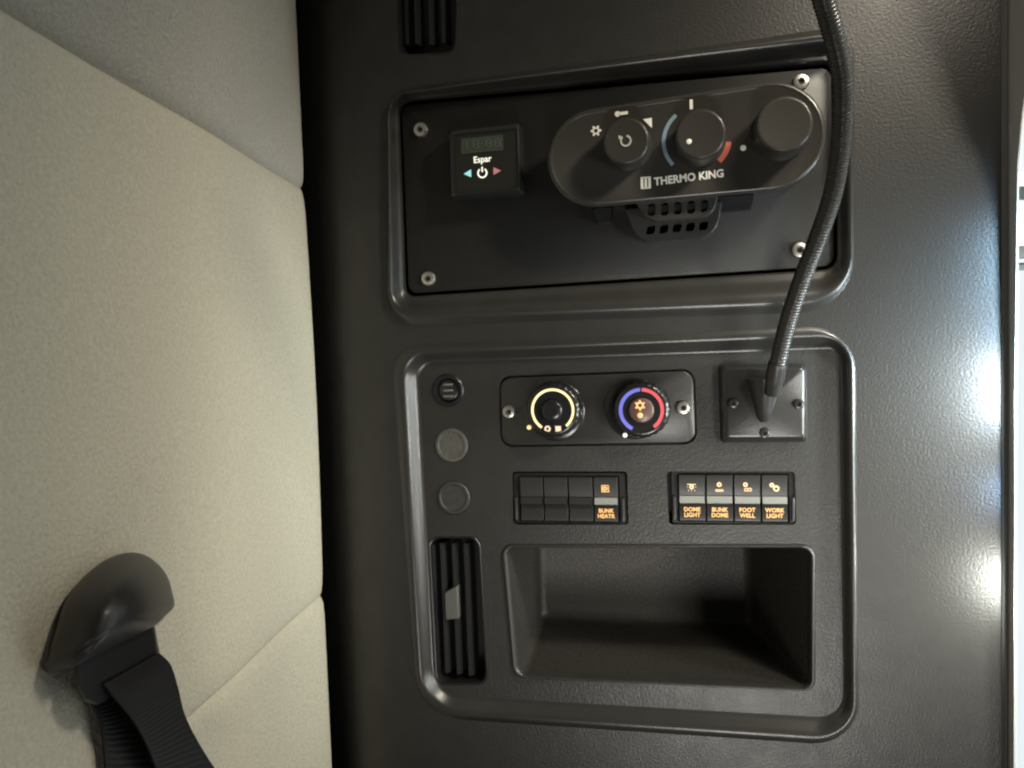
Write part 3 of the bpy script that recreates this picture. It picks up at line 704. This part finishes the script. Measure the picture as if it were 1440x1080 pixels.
# ------------------------------------------------------------------ side window at right
win = thing('side_window', 'bright side window just showing along the right edge of the picture', 'window', (.3735, 0, .3))
XW = .3735
# door skin with the opening; polygon in (w, v)
outer = [(-.02, .7), (-.02, -.6), (.30, -.6), (.30, .7)]
opening = [(.016, .150), (.011, -.02), (.010, -.30), (.011, -.48), (.28, -.48), (.28, .60), (.12, .42), (.058, .285), (.036, .212), (.024, .182)]
polys = [[Vector((a, b, 0)) for a, b in outer], [Vector((a, b, 0)) for a, b in opening]]
V2 = [p for pl_ in polys for p in pl_]
V_ = [(XW, p.y, p.x) for p in V2]; F_ = [tuple(t) for t in tessellate_polygon(polys)]
s = len(V_); V_ += [(XW + .0010, b, a) for a, b in opening]; n = len(opening)
F_ += [(4 + i, 4 + (i + 1) % n, s + (i + 1) % n, s + i) for i in range(n)]
meshobj('door_frame', V_, F_, FRAME, win, smooth=0)
Mg = bpy.data.materials.new('window_glass'); Mg.use_nodes = True; nt = Mg.node_tree
for nd in list(nt.nodes): nt.nodes.remove(nd)
o_ = nt.nodes.new('ShaderNodeOutputMaterial'); tr = nt.nodes.new('ShaderNodeBsdfTransparent'); gl = nt.nodes.new('ShaderNodeBsdfGlossy'); mx = nt.nodes.new('ShaderNodeMixShader'); fn = nt.nodes.new('ShaderNodeFresnel')
gl.inputs['Roughness'].default_value = .02; fn.inputs[0].default_value = 1.45
nt.links.new(fn.outputs[0], mx.inputs[0]); nt.links.new(tr.outputs[0], mx.inputs[1]); nt.links.new(gl.outputs[0], mx.inputs[2]); nt.links.new(mx.outputs[0], o_.inputs[0])
tr.inputs[0].default_value = (.92, .96, .94, 1)
meshobj('pane', [(XW + .001, b, a) for a, b in opening], [tuple(t) for t in tessellate_polygon([[Vector((a, b, 0)) for a, b in opening]])], Mg, win, smooth=0)
# outdoors
sp = [(.5, -4.5), (3.4, -4.5), (4.8, -2.6), (4.8, .3)]
sky = meshobj('sky', [(x, v_, w) for x, w in sp for v_ in (-9, 9)], [(2 * k, 2 * k + 2, 2 * k + 3, 2 * k + 1) for k in range(3)], mat('overcast_sky', (0, 0, 0), 1, emit=(.93, .97, 1), es=1.15), smooth=0)
sky['kind'] = 'structure'; sky['label'] = 'overexposed pale daylight outside the window'
def outq(y, w):
    d = Vector(((1436 - 720) / F, (540 - y) / F, -1)); t = (w - CW) / d.dot(aW)
    return CU + t * d.dot(aU), CV + t * d.dot(aV)
WB = -3.6
xb, v0 = outq(243, WB); _, v1 = outq(372, WB)
bd = thing('building', 'pale grey building glimpsed through the window at the right edge', 'building', (xb, v1, WB))
meshobj('facade', *box(xb - .5, xb + 1.2, v1, v0, WB - .5, WB), mat('pale_facade', (.62, .66, .63), .8), bd, smooth=0)
for yy in (262, 345, 368):
    _, a = outq(yy - 2, WB); _, b = outq(yy + 2, WB)
    meshobj('ledge', *box(xb - .5, xb + 1.2, b, a, WB + .002, WB + .06), mat('dark_ledge', (.25, .25, .25), .7), bd, smooth=0)
lamp('facade_fill', (xb + .3, 1.6, v1 + 3.0), (xb, -WB, v1 + .1), 1.5, 260, (.95, .98, 1), spread=70)  # added lamp that brightens the otherwise unlit facade
